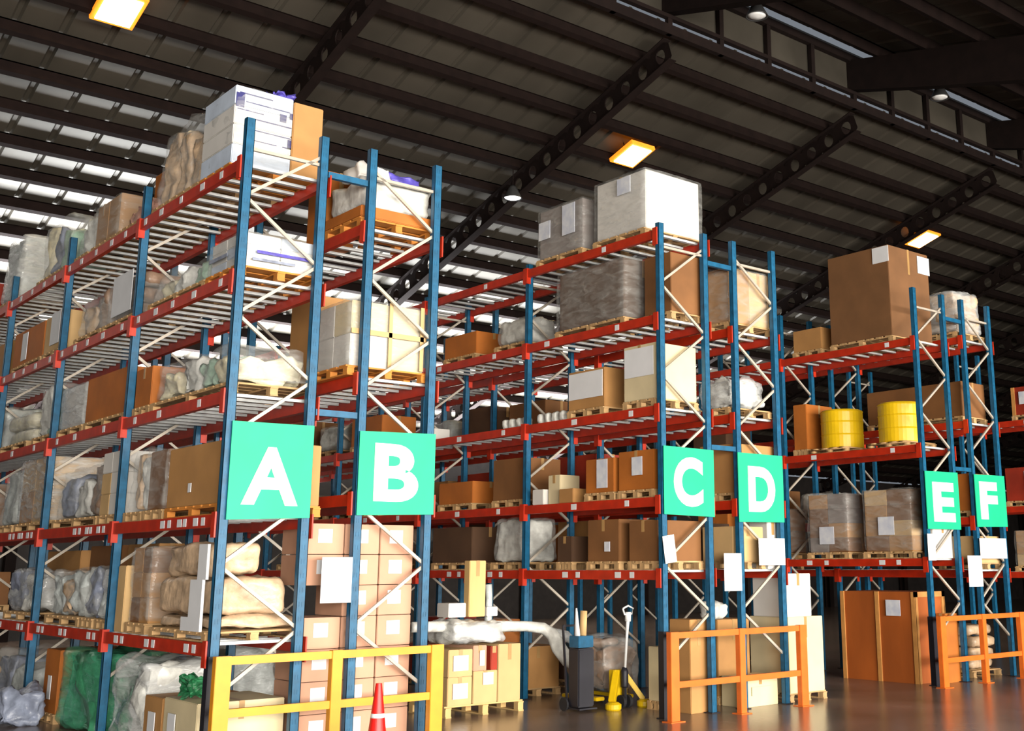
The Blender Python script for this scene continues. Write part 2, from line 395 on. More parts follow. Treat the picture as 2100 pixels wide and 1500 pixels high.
def carton_part(name, w_, d_, h_, m, parent, loc=(0,0,0), tape=True):
    SEED[0] += 1; mb = MB(); mb.box(-w_/2,w_/2,-d_/2,d_/2,0,h_)
    rz = .01*math.sin(SEED[0]*3.7)
    o = mb.build(name, m, parent, loc, rz, bev=.008)
    if tape and h_ > .25:
        e = .003; tw = .03
        def ltape(axis, half, oth):
            P = [(-half-e, h_*.72), (-half-e, h_+e), (half*.9, h_+e)]; Q = [(-half-.0005, h_*.72), (-half-.0005, h_+.0005), (half*.9, h_+.0005)]
            mb = MB()
            for s in (-tw, tw):
                for (a, z) in P+Q: mb.v.append((s, a, z) if axis == 'y' else (a, s, z))
            for k in (0, 1): mb.f += [(k,k+1,7+k,6+k), (3+k,9+k,10+k,4+k), (k,3+k,4+k,k+1), (6+k,7+k,10+k,9+k)]
            mb.f += [(0,6,9,3), (2,5,11,8)]
            mb.build('tape','tape',o)
        ltape('y' if w_ < d_ or w_ >= d_*.7 and SEED[0]%2 else 'x', d_/2 if (w_ < d_ or w_ >= d_*.7 and SEED[0]%2) else w_/2, 0)
    return o
def goods(label, cat, ext, kind='carton', m='tan_card', pal='pallet_wood', film=None, labels=(), grid=(1,1,1), group=None, amp=.04, name=None):
    x0,x1,y0,y1,z0,z1 = ext; W_, D_, H_ = x1-x0, y1-y0, z1-z0; cx, cy = (x0+x1)/2, (y0+y1)/2
    SEED[0] += 1; sd = SEED[0]; single = kind == 'carton' and not pal and not film
    nm = name or {'carton':'cardboard_box' if not pal else 'pallet_load','lump':'wrapped_bundle','sacks':'sack_stack','stack':'wrapped_pallet_load','crate':'wooden_crate'}[kind]
    t = tag(empty(nm, (cx,cy,z0)), label, cat, group)
    hp = 0
    if pal: hp = min(.12, H_*.25); pallet_mb(W_, D_, hp).build('pallet', pal, t)
    hb = H_-hp; W2, D2 = W_-(.04 if pal else 0), D_-(.04 if pal else 0)
    if kind in ('carton','stack'):
        gx, gy, gz = grid; ms = m if isinstance(m, (list,tuple)) else [m]; q = 0
        f_ = .94 if film else 1
        for k in range(gz):
            for i in range(gx):
                for j in range(gy):
                    w1, d1, h1 = W2*f_/gx, D2*f_/gy, hb*(.97 if film else 1)/gz
                    o = carton_part('carton', w1-.006, d1-.006, h1-.003, ms[(q*7+q//3)%len(ms)], t, (-W2*f_/2+(i+.5)*w1, -D2*f_/2+(j+.5)*d1, hp+k*h1), tape=(gx*gy*gz <= 4))
                    q += 1
        if film: lumpy(W2+.02, D2+.02, hb, amp*.5, .04, sd, 10).build('stretch_film', film, t, (0,0,hp), smooth=True)
    elif kind == 'lump':
        ms = m if isinstance(m, (list,tuple)) else [m]
        if len(ms) == 1: lumpy(W2*.95, D2*.95, hb*.97, amp*1.6, .10, sd, 12, taper=.08).build('bundle', ms[0], t, (0,0,hp), smooth=True)
        else:
            n = len(ms)
            for i, mm in enumerate(ms):
                dd = D2*.93/n; lumpy(W2*.93, dd*1.0, hb*(.97-.22*((i*5+sd)%3)/2), amp*1.3, .09, sd+i*9, 9, taper=.05).build('bundle', mm, t, (0,-D2*.465+(i+.5)*dd,hp), smooth=True)
        if film: lumpy(W2, D2, hb, amp, .08, sd+3, 12, taper=.07).build('stretch_film', film, t, (0,0,hp), smooth=True)
    elif kind == 'sacks':
        n = max(2, round(hb/.2)); h1 = hb/n
        for k in range(n):
            lumpy(W2*(1-.07*((k*3+sd)%3)), D2*(1-.06*((k*5+sd)%3)), h1*1.02, .03, h1*.42, sd+k*5, 9).build('sack', m, t, (.02*((k+sd)%3-1),.03*((k*2+sd)%3-1),hp+k*h1), smooth=True)
        if film: lumpy(W2, D2, hb, amp*.5, .09, sd+3, 12).build('stretch_film', film, t, (0,0,hp), smooth=True)
    elif kind == 'crate':
        mb = MB(); mb.box(-W2/2+.025,W2/2-.025,-D2/2+.025,D2/2-.025,hp,H_); mb.build('panel', m, t)
        nb_ = 3
        for k in range(nb_):
            yy = -D2/2+.04+k*(D2-.08)/(nb_-1)
            for sx in (-W2/2, W2/2-.025):
                mb = MB(); mb.box(sx,sx+.025,yy-.04,yy+.04,0 if not pal else hp,H_); mb.build('batten','batten',t)
        for xx in (-W2/2+.05, W2/2-.05):
            mb = MB(); mb.box(xx-.04,xx+.04,-D2/2,-D2/2+.025,hp,H_); mb.build('batten','batten',t)
        mb = MB(); mb.box(-W2/2,W2/2,-D2/2,-D2/2+.025,H_-.09,H_); mb.build('batten','batten',t)
    for lb in labels:
        face, a, zf, lw, lh = lb[:5]; mm = lb[5] if len(lb) > 5 else 'paper_print'
        label_part(t, face, a, hp+hb*zf, lw, lh, W2+(.03 if film else 0), D2+(.03 if film else 0), .02 if kind == 'lump' else .004, mm)
    return t
def clampy(y0, y1):
    k = math.floor(((y0+y1)/2)/BAY); return max(y0, k*BAY+.11), min(y1, (k+1)*BAY-.03)
OCC = []
def S(r, lv, un, uf, vt, look, cat, dx=.06, w_=1.02, **kw):
    """goods standing on a rack level whose aisle face spans picture columns un (near) to uf (far) and whose near top corner is at row vt"""
    X, lev, nb, mir = RACK[r]; z0 = 0.0 if lv == 0 else lev[lv-1]+.068
    x = X+dx
    y0 = yat(x, z0, un) if un is not None else .12; y1 = yat(x, z0, uf)
    yn = y0; y0, y1 = clampy(y0, y1)
    z1 = zat(x, y0, vt) if vt > 20 else z0+vt
    nxt = (lev[lv]-.08) if lv < len(lev) else 99
    z1 = min(z1, nxt); OCC.append((r, lv, y0, y1))
    if y1-y0 < .12: print('THIN', look, y0, y1)
    return goods(look+', '+where(r, lv, (y0+y1)/2), cat, (x, x+w_, y0, y1, z0, z1), **kw)
def T(r, lv, ya, yb, h, look, cat, xa=.08, xb=1.0, **kw):
    X, lev, nb, mir = RACK[r]; z0 = 0.0 if lv == 0 else lev[lv-1]+.068
    nxt = (lev[lv]-.08) if lv < len(lev) else 99; OCC.append((r, lv, ya, yb))
    return goods(look+', '+where(r, lv, (ya+yb)/2), cat, (X+xa, X+xb, ya, yb, z0, min(z0+h, nxt)), **kw)
#GOODS
# ---- rack A, top shelf
zt = 6.32+.068; y0 = yat(.06, zt, 472); y1 = y0+.95
t = tag(empty('wrapped_pallet_load', (.62,(y0+y1)/2,zt)), 'white and blue printed wrapped load with a tan end, rack A, top shelf, front bay', 'pallet load')
pallet_mb(1.12,.95,.11).build('pallet','pallet_orange',t)
hh = zat(.06,y0,170)-zt-.11
for i in range(4):
    mb = MB(); mb.box(-.55,.16,-.45,.45,.11+i*hh/4,.11+(i+1)*hh/4-.004); mb.build('carton','bluewhite_card' if i in (0,3) else 'white_card',t,bev=.01)
mb = MB(); mb.box(.17,.55,-.45,.45,.11,.11+hh*.97); mb.build('carton','tan_card',t,bev=.01)
for (xa,xb,za,zb) in [(-.50,-.1,.90,.915),(-.42,.12,.80,.812),(-.54,-.44,.72,.9),(0.0,.08,.66,.76),(-.35,.15,.60,.615),(-.52,-.2,.69,.70),(-.3,.15,.46,.472),(.05,.155,.33,.345),(.11,.155,.33,.45),(-.3,-.02,.33,.34),(.12,.155,.72,.8)]:
    mb = MB(); mb.box(xa,xb,-.457,-.4525,.11+za*hh,.11+zb*hh); mb.build('printed_mark','ink_blue',t)
lumpy(.72,.97,hh+.01,.03,.05,3,10).build('stretch_film','film_clear',t,(-.195,0,.11),smooth=True)
lumpy(.34,.4,.15,.12,.05,5,9).build('crumpled_film','sack_violet',t,(.08,-.15,.11+hh),smooth=True)
S('A',5,405,308,205,'rounded tan bundle under loose film','wrapped bundle',kind='lump',m=['sack_tan','sack_tan','sack_tan'],film='film_clear',amp=.07)
S('A',5,297,236,385,'low pinkish crumpled bundle','wrapped bundle',kind='lump',m=['sack_pink'],amp=.08)
S('A',5,236,183,388,'tan carton bundle in green tinted film','pallet load',kind='stack',m=['tan_card'],grid=(1,2,1),film='film_clear')
S('A',5,178,130,425,'white and yellow bagged bundle','wrapped bundle',kind='lump',m=['sack_white'],amp=.07,film='film_clear')
S('A',5,128,72,425,'grey green crumpled film wrapped bundle','wrapped bundle',kind='lump',m=['sack_mint','sack_grey','sack_cream'],film='film_clear',amp=.06)
S('A',5,42,-8,470,'pale grey tall wrapped bundle','wrapped bundle',kind='lump',m=['sack_pale'],film='film_milky',amp=.05)
ya, yb = clampy(yat(.06,zt,297), yat(.06,zt,236)); zo = zat(.06,ya,385)
goods('orange carton on the pinkish bundle, rack A, top shelf','box',(.35,.9,ya+.1,ya+.6,zo+.03,zo+.38),m='orange_card',pal=None)
# ---- rack A, fourth shelf
z4 = 5.03+.068; y0 = .18
t = S('A',4,492,418,468,'white and blue film wrapped low load','pallet load',w_=1.0,kind='stack',m=['white_card','bluewhite_card'],grid=(2,2,3),pal='pallet_orange',film='film_clear',labels=[('F',.05,.42,.7,.035,'sack_violet'),('F',-.1,.2,.5,.03,'sack_grey'),('L',.1,.4,.5,.04,'sack_grey')])
T('A',4,.75,1.3,1.13,'small white box standing on wrapped boards','box',xa=.1,xb=.5,m='white_card',pal=None) if False else None
S('A',4,418,300,507,'clear wrapped bundle of papers and grey rolls','wrapped bundle',kind='lump',m=['sack_mint','sack_white','sack_cream'],film='film_clear',amp=.07)
S('A',4,272,205,548,'brown sacks with a big white paper','sack load',kind='sacks',m='sack_brown',film='film_clear',labels=[('L',-.12,.55,.75,.55,'paper')])
S('A',4,204,148,580,'brown crumpled wrapped bundle','wrapped bundle',kind='lump',m=['sack_brown','sack_tan'],film='film_clear',amp=.06)
S('A',4,126,83,632,'tan carton with tall white label','box',m='light_card',labels=[('L',-.05,.6,.45,.5,'paper')])
S('A',4,81,20,655,'orange carton with narrow white label','box',m='orange_card',labels=[('L',.1,.5,.30,.45,'paper')])
# ---- rack A, third shelf
S('A',3,478,305,690,'pale green and white fabric rolls','wrapped bundle',w_=1.0,kind='lump',m=['sack_cream','sack_mint','sack_white','sack_cream'],film='film_clear',amp=.09)
S('A',3,303,262,748,'dark orange carton in shade','box',m='orange_card')
S('A',3,252,168,748,'large orange brown carton','box',m='orange_card')
S('A',3,166,106,778,'white sheeted box stack','pallet load',kind='stack',m=['white_card'],grid=(1,1,2),film='film_milky')
S('A',3,104,62,775,'green white crumpled film bundle','wrapped bundle',kind='lump',m=['sack_mint','sack_white'],film='film_clear',amp=.07)
S('A',3,52,-5,840,'cream rounded sack bundle','sack load',kind='sacks',m='sack_cream',film='film_clear')
# ---- rack A, second shelf
S('A',2,447,334,900,'large plain brown carton','box',w_=1.16,m='tan_card',labels=[('L',.05,.3,.08,.10,'paper')],pal='pallet_orange')
S('A',2,330,288,915,'brown carton behind crumpled film','pallet load',kind='stack',m=['brown_card','tan_card'],film='film_clear',amp=.07)
S('A',2,286,246,915,'silver film wrapped bag bundle','wrapped bundle',kind='lump',m=['sack_white','sack_tan'],film='film_clear',amp=.06)
S('A',2,236,196,922,'white and tan stacked small boxes','pallet load',kind='stack',m=['white_card','light_card','white_card'],grid=(1,2,3))
S('A',2,195,103,945,'dark and white sagging bag bundle','wrapped bundle',kind='lump',m=['sack_brown','sack_white','sack_grey'],film='film_clear',amp=.07)
S('A',2,86,26,930,'tan goods in a bright film edge','pallet load',kind='stack',m=['light_card','tan_card'],grid=(1,2,2),film='film_milky',amp=.06)
S('A',2,22,-12,960,'grey green wrapped goods','wrapped bundle',kind='lump',m=['sack_pale'],film='film_clear')
# ---- rack A, first shelf
z1_ = 1.18+.068
y0 = .15; y1 = yat(.06, z1_, 308)
y1 = min(y1,1.75)
t = tag(empty('sack_stack',(.53,(y0+y1)/2,z1_)),'stepped stack of pink tan paper sacks with white edges, rack A, first shelf up','sack load')
dd = y1-y0
for k,(h_,zz,wx,ddy,ox) in enumerate([(.16,.10,1.06,.98,.02),(.40,.25,.88,.97,-.07),(.36,.64,.62,.86,-.19)]):
    lumpy(wx*.96,dd*ddy,h_*1.03,.055,.09 if k else .07,k*3+2,13,taper=.05).build('sack','sack_tan',t,(ox,0,zz),smooth=True)
pallet_mb(1.06,dd,.10).build('pallet','pallet_wood',t)
mb = MB(); mb.box(-.545,-.515,-dd*.47,-dd*.33,.62,.98); mb.box(-.545,-.515,-dd*.42,-dd*.22,.24,.62); mb.box(-.545,-.515,-dd*.42,-dd*.10,.10,.24); mb.build('white_edge_board','paper',t)
S('A',1,294,252,1118,'brown and orange boxes under dark film','pallet load',kind='stack',m=['tan_card','brown_card'],grid=(1,2,3),film='film_clear',amp=.06)
S('A',1,248,232,1160,'tall tan open box','box',m='light_card',pal=None)
S('A',1,221,190,1168,'blue grey wrapped bottles','wrapped bundle',w_=.5,kind='lump',m=['sack_grey','sack_pale'],film='film_milky',amp=.06)
S('A',1,186,160,1160,'navy and white wrapped bundle','wrapped bundle',w_=.5,kind='lump',m=['sack_grey'],film='film_clear',amp=.06)
S('A',1,158,88,1165,'clear wrapped silver canisters','wrapped bundle',w_=.5,kind='lump',m=['sack_pale','sack_tan','sack_pale'],film='film_clear',amp=.07)
S('A',1,64,4,1165,'bright white crumpled film bundle','wrapped bundle',w_=.5,kind='lump',m=['sack_white','sack_grey'],film='film_milky',amp=.08)
T('A',1,3.4,4.55,1.05,'brown carton behind the wrapped bottles','box',m='tan_card',xa=.62,xb=1.0)
T('A',1,4.75,6.1,1.05,'wide brown carton behind the silver canisters','box',m='brown_card',xa=.62,xb=1.0)
T('A',1,6.5,8.2,1.0,'brown carton behind the bright film bundle','box',m='tan_card',xa=.62,xb=1.0)
# ---- rack A, floor
y0 = yat(.04,0.6,342)
goods('tan carton with a light narrow label on the floor behind the yellow barrier, rack A','box',(.04,.98,.30,1.22,0,zat(.04,1.2,1430)),m='cream_card',pal=None,labels=[('L',.2,.5,.2,.35,'paper')])
z_ = zat(.04,1.2,1430)
lumpy(.34,.34,.26,.12,.05,8,9).build('leafy_plant','leafy_green',None,(.20,.75,z_),smooth=False)
tag(bpy.data.objects['leafy_plant'],'dark green leafy tuft on the cream carton behind the yellow barrier','plant')
goods('tan carton behind the cream one, on the floor, rack A, front bay','box',(.06,.98,1.30,1.85,0,.62),m='tan_card',pal=None,labels=[('L',0,.5,.2,.3,'paper')])
goods('silver and green film wrapped bundle, rack A, floor, behind the tan cartons','wrapped bundle',(.03,1.02,1.9,3.05,0,.98),kind='lump',m=['sack_white','sack_green'],film='film_milky',amp=.10,pal=None)
goods('big green film wrapped bundle, rack A, floor, second bay','wrapped bundle',(.0,1.02,3.30,5.0,0,1.0),kind='lump',m=['sack_green'],film='film_green',amp=.10,pal=None)
goods('orange carton with white label, rack A, floor, second bay','box',(.06,1.0,5.1,5.75,0,.93),m='orange_card',pal='pallet_wood',labels=[('L',0,.4,.14,.3,'paper')])
goods('grey sack lying in front of the orange carton, rack A, floor','sack',(-.62,-.02,5.05,5.7,0,.5),kind='lump',m=['sack_grey'],pal=None,amp=.08)
goods('pale film bundle, rack A, floor, third bay','wrapped bundle',(.05,1.0,6.5,8.4,0,.85),kind='lump',m=['sack_pale','sack_grey'],film='film_clear',amp=.08,pal=None)
# ---- rack B
zb = 5.87+.068
t = tag(empty('wrapped_pallet_load',(2.04,.62,zb)),'white bagged load on an orange tray with purple film, rack B, top shelf, front bay','pallet load')
pallet_mb(1.04,.95,.12).build('pallet','pallet_orange',t); mb = MB(); mb.box(-.52,.50,-.47,.46,.12,.26); mb.build('tray','orange_card',t,bev=.01)
lumpy(.98,.9,.42,.05,.09,11,11).build('bag','sack_white',t,(0,0,.26),smooth=True); lumpy(.46,.5,.22,.05,.05,12,8).build('carton','white_card',t,(-.28,-.1,.64),smooth=True)
lumpy(.5,.5,.16,.06,.05,14,8).build('crumpled_film','sack_violet',t,(.15,-.1,.66),smooth=True)
goods('small orange carton behind the white bagged load, rack B, top shelf, front bay','box',(1.58,2.0,1.2,1.7,zb,zb+.98),m='orange_card',pal=None)
zb = 4.07+.068
goods('four shrink wrapped cream boxes in two tiers, rack B, second shelf up, front bay','pallet load',(1.42,2.50,.12,1.05,zb,zb+.92),kind='stack',m=['white_card','white_card','cream_card'],grid=(2,2,2),film='film_clear',pal='pallet_orange',amp=.015,labels=[('F',0,.5,.045,.78,'light_card'),('F',0,.5,1.02,.06,'light_card'),('F',.40,.5,.05,.78,'light_card')])
goods('brown carton behind the cream boxes, rack B, second shelf up, front bay','box',(1.55,2.3,1.2,2.0,zb,zb+1.15),m='tan_card')
goods('grey and blue film wrapped bundle, rack A, third shelf up, front bay, far edge','wrapped bundle',(.62,1.1,1.35,2.2,3.81,4.62),kind='lump',m=['sack_pale'],film='film_clear') if 0 else None
proto = None
for k in range(7):
    for i in range(3):
        if k == 4 and i == 0: continue
        x = 1.30+i*.445; z = k*.335+.12
        t = tag(empty('cardboard_box',(x,.50,z)), 'pink tan carton, %s from the floor, %s column of the tall stack under sign B'%(['lowest','second','third','fourth','fifth','sixth','topmost'][k],['left','middle','right'][i]),'box','cartons stacked in rack B')
        mb = MB(); mb.box(-.215,.215,-.32,.32,0,.328); mb.build('carton','pink_card',t,bev=.006)
        mb = MB(); mb.box(-.10,.07,-.326,-.3205,.12,.27); mb.build('paper_label','paper',t)
pallet_mb(1.36,.7,.12).build('pallet','pallet_wood',None,(1.745,.50,0)); tag([o for o in C.objects if o.name.startswith('pallet') and o.parent is None][-1],'wooden pallet under the tall stack of pink tan cartons','pallet')
# ---- rack C, top shelf
y0 = yat(6.27,6.76,1325)
zc = 6.69+.068
goods('large pale film wrapped cube load, rack C, top shelf, front bay','pallet load',(6.25,7.50,y0,yat(6.27,6.76,1216),zc,zat(6.25,y0,338)),kind='stack',m=['pink_card' if 0 else 'white_card','white_card'],film='film_clear',labels=[('L',-.12,.78,.30,.26)],amp=.02)
goods('grey brown wrapped carton with two papers, rack C, top shelf, front bay','pallet load',(6.25,7.2,yat(6.27,6.76,1196),3.02,zc,zc+.98),kind='stack',m=['grey_card','brown_card'],film='film_clear',labels=[('L',-.22,.62,.32,.5),('L',.3,.55,.3,.3)],amp=.02)
# fourth
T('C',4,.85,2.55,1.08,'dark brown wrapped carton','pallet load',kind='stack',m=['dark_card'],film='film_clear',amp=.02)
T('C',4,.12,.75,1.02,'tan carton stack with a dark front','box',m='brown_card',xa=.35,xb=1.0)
T('C',3,.12,.85,.93,'tall bright cream box with white wrap','pallet load',kind='carton',m='cream_card',xa=.02,xb=.88,labels=[('L',.0,.68,.62,.42,'paper')])
T('C',3,1.25,2.15,.72,'grey brown box under a white sheet','pallet load',kind='carton',m='tan_card',xa=.02,xb=.9,labels=[('L',.0,.6,.80,.40,'paper')])
for k in range(9):  # added white lumps stand in for spots of daylight from the far wall
    y = 2.35+k*.19; 
    if abs(y-3.15) < .14: continue
    t = tag(lumpy(.16,.13,.17,.02,.05,k,6).build('daylight_spot','sack_white',None,(6.34,y,4.12+.068),smooth=True),'small white lump standing in for daylight on the third shelf of rack C','roll','row of daylight stand-ins on rack C')
T('C',3,6.0,6.2,.22,'white daylight stand-in at the beam edge','box',m='white_card',pal=None,xa=.02,xb=.4)  # white block added for one more spot of far daylight
T('C',2,.2,1.0,.68,'orange brown carton with tan corner post','box',m='orange_card',labels=[('L',-.05,.6,.22,.26)],xa=.04,xb=.95)
T('C',2,1.05,1.75,.62,'orange brown carton with tall white label','box',m='orange_card',labels=[('L',-.1,.55,.24,.42)],xa=.04,xb=.95)
T('C',2,2.0,2.35,.22,'low tan tray','box',m='tan_card',pal=None,xa=.04,xb=.6)
T('C',2,2.4,2.7,.45,'small yellow tan box','box',m='cream_card',pal=None,xa=.1,xb=.5)
T('C',2,2.72,3.0,.24,'white small box with grey print','box',m='white_card',pal=None,xa=.02,xb=.4)
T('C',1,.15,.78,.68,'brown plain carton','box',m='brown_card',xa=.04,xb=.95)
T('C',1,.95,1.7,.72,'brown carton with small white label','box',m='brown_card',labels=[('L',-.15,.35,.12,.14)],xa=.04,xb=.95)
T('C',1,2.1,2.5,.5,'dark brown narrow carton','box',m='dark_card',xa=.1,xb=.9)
# floor C
goods('brown rounded bundle on cartons, rack C, on the floor, front bay','wrapped bundle',(6.62,7.45,1.75,2.70,.155,.95),kind='lump',m=['sack_brown','sack_brown'],film='film_clear',amp=.08,pal=None)
goods('cream carton, rack C, on the floor, front bay','box',(xat(1.0,.5,1325),xat(.6,.5,1441),.60,1.0,0.0,.86),m='cream_card',pal='pallet_wood')
goods('brown carton behind the cream one, rack C, on the floor, front bay','box',(6.85,7.2,.14,.56,0,1.25),m='tan_card',pal=None)
goods('brown wrapped carton under the first shelf, rack C, floor, second bay','box',(6.27,7.15,3.4,4.5,0,.75),m='tan_card')
# ---- rack D (seen from its end)
T('D',4,.12,1.0,1.02,'tan carton in crumpled film','pallet load',kind='stack',m=['tan_card','light_card'],film='film_clear',grid=(2,1,1),xa=.02,xb=1.05,amp=.05)
T('D',3,.12,.9,.62,'white knotted bag bundle','wrapped bundle',kind='lump',m=['sack_white'],amp=.10,xa=.0,xb=.95,film='film_milky')
T('D',2,.12,.9,.85,'orange tan carton','box',m='tan_card')
T('D',2,1.0,1.8,.6,'tan box behind','box',m='light_card')
T('D',1,.12,.8,.62,'yellow tan open carton','box',m='light_card',xa=.0,xb=.7)
T('D',1,.12,.5,.7,'small white box beside the tan carton','box',m='white_card',pal=None,xa=.75,xb=1.0)
goods('cream carton of the low tier with faint marks, rack D, on the floor, front bay','box',(7.86,8.62,.12,.55,0,.42),m='cream_card',pal=None,labels=[('F',.0,.5,.4,.12,'cream_card')])
goods('brown carton stacked behind the low cream carton, rack D, on the floor','box',(7.86,8.6,.60,1.15,0,1.2),m='tan_card')
t = lumpy(.42,.36,.26,.04,.10,21,8).build('white_sack','sack_white',None,(8.05,.85,1.2),smooth=True); tag(t,'white rounded sack on the brown carton, rack D, floor level','sack')
goods('tall cream wrapped load on the floor at the aisle corner of rack D','pallet load',(8.86,9.72,.10,.92,0,1.22),kind='carton',m='cream_card',film=None,pal='pallet_wood')
goods('white and pink carton on top of the tall cream load beside rack D','box',(8.86,9.45,.12,.8,1.22,1.86),m='white_card',pal=None,labels=[('F',.0,.75,.3,.12,'red_card')] if 0 else ())
# ---- rack E
ze = 5.88+.068
goods('tall brown carton with two white papers, rack E, top shelf, front bay','pallet load',(12.48,13.78,.5,1.96,ze,zat(12.48,.5,500)),kind='carton',m='umber_card',labels=[('L',-.38,.90,.36,.30,'paper'),('F',.36,.86,.38,.34,'paper')])
T('E',3,2.2,2.95,.55,'small tan carton with a white top','box',m='tan_card',xa=.1,xb=.8)
for k,(yc,xx) in enumerate([(.78,12.95),(2.12,12.95)]):
    t = tag(empty('drum',(xx,yc,3.97+.068)),'yellow drum, %s, on the second shelf of rack E'%['nearer to the letter E sign','further from the letter E sign'][k],'drum','yellow drums')
    pallet_mb(.9,.9,.10).build('pallet','pallet_wood',t)
    mb = MB(); mb.lathe([(.38,.10),(.40,.12),(.40,.34),(.41,.355),(.40,.37),(.40,.58),(.41,.595),(.40,.61),(.40,.78),(.41,.80),(.39,.82)],36); mb.build('body','vivid_yellow',t,smooth=False)
    for p in t.children[-1].data.polygons: p.use_smooth = len(p.vertices) == 4
    mb = MB(); mb.lathe([(.375,.815),(.37,.83),(.02,.83)],30); mb.build('lid','vivid_yellow',t)
T('E',2,2.65,3.02,1.0,'dark orange carton behind the drums','box',m='orange_card',xa=.1,xb=.95)
z_ = 3.97+.068
goods('wide orange brown carton seen behind the drums, rack F, second shelf side','box',(14.1,14.95,.2,2.4,4.5+.07,5.35),m='brown_card')
T('E',1,1.75,2.75,1.22,'brown wrapped load with a white paper','pallet load',kind='stack',m=['brown_card','grey_card','tan_card'],grid=(2,2,4),film='film_clear',labels=[('L',.0,.28,.34,.32)],amp=.05)
T('E',1,.35,1.45,1.24,'tan wrapped load with loose boxes on top','pallet load',kind='stack',m=['tan_card','brown_card','light_card'],grid=(2,2,4),film='film_clear',labels=[('L',.0,.40,.34,.32)],amp=.05)
T('E',1,.12,.32,.6,'narrow white carton by the end post','box',m='white_card',pal=None,xa=.35,xb=.95)
t = goods('orange brown plywood crate with vertical battens and white paper, rack E, floor','crate',(12.45,13.35,.34,1.95,0,1.52),kind='crate',m='plywood',pal=None,labels=[('L',-.22,.82,.30,.27)])
goods('orange carton on the floor inside the end frame of rack E','box',(13.0,13.38,.12,.32,0,1.15),m='orange_card',pal=None)
# ---- rack F
T('F',4,.12,.95,.98,'rounded tan wrapped bundle','wrapped bundle',kind='lump',m=['sack_tan'],film='film_milky',amp=.05,xa=.0,xb=1.0)
T('F',3,.12,.18+.3,.95,'white slanted film bundle','wrapped bundle',kind='lump',m=['sack_white'],film='film_milky',amp=.08,xa=.02,xb=.6) if 0 else None
T('F',2,.12,.9,.8,'orange tan carton under the shelf','box',m='orange_card')
T('F',1,.12,.9,.6,'light tan carton','box',m='light_card')
T('F',0,.3,1.1,.9,'tan sack on a pallet','sack load',kind='sacks',m='sack_tan')
# ---- rack G
T('G',3,1.0,1.9,.75,'red crate with white label','box',kind='crate',m='red_card',labels=[('L',.1,.6,.3,.28)])
T('G',2,1.2,2.2,.85,'orange red carton with white label','box',m='red_card',labels=[('L',-.1,.6,.2,.4)])
T('G',1,1.1,2.1,.9,'tan boxes in film','pallet load',kind='stack',m=['tan_card','light_card'],grid=(2,2,3),film='film_clear')
T('G',0,.9,2.1,.9,'dark blue carton','box',m='dark_card')

# ---- fill of the far bays and inner rows (dim)
rnd = random.Random(7)
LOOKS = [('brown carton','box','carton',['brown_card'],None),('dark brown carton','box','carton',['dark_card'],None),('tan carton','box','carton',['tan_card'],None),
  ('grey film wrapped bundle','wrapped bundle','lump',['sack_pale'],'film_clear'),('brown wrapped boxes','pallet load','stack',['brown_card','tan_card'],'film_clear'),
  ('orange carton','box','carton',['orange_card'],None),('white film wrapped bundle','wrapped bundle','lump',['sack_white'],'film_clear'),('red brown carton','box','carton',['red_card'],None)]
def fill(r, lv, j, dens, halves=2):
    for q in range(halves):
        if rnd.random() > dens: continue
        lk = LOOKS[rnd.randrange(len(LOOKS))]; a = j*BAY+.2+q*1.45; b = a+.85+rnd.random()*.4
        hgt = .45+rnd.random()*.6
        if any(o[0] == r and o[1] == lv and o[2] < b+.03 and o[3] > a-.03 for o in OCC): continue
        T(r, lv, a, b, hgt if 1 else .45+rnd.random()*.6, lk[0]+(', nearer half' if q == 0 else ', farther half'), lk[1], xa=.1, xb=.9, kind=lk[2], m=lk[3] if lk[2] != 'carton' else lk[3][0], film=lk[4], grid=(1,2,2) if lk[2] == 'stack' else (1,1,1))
for lv in range(0,6):
    fill('A', lv, 3, .9); fill('A', lv, 4, .7)
    if lv >= 1: fill('A', lv, 2, .9) if lv in (2,3) and 0 else None
for lv in (0,1,2): fill('B', lv, 1, .8) ; fill('B', lv, 2, .8)
fill('B',1,0,.0)
for lv in (1,2,4): fill('C', lv, 1, .7)
for lv in (0,1,2,3): fill('C', lv, 2, .6); fill('C', lv, 3, .8)
for lv in (0,1,2,3): fill('D', lv, 1, .8); fill('D', lv, 2, .8); fill('D', lv, 3, .7)
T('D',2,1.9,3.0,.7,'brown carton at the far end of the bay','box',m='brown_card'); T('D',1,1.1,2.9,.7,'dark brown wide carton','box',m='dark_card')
for lv in (0,1,2): fill('E', lv, 1, .9)
for lv in (1,2): fill('F', lv, 1, .9)
T('F',3,.15,1.0,.8,'white crumpled film bundle','wrapped bundle',kind='lump',m=['sack_white'],film='film_milky',amp=.08,xa=.05,xb=.55) if 0 else None

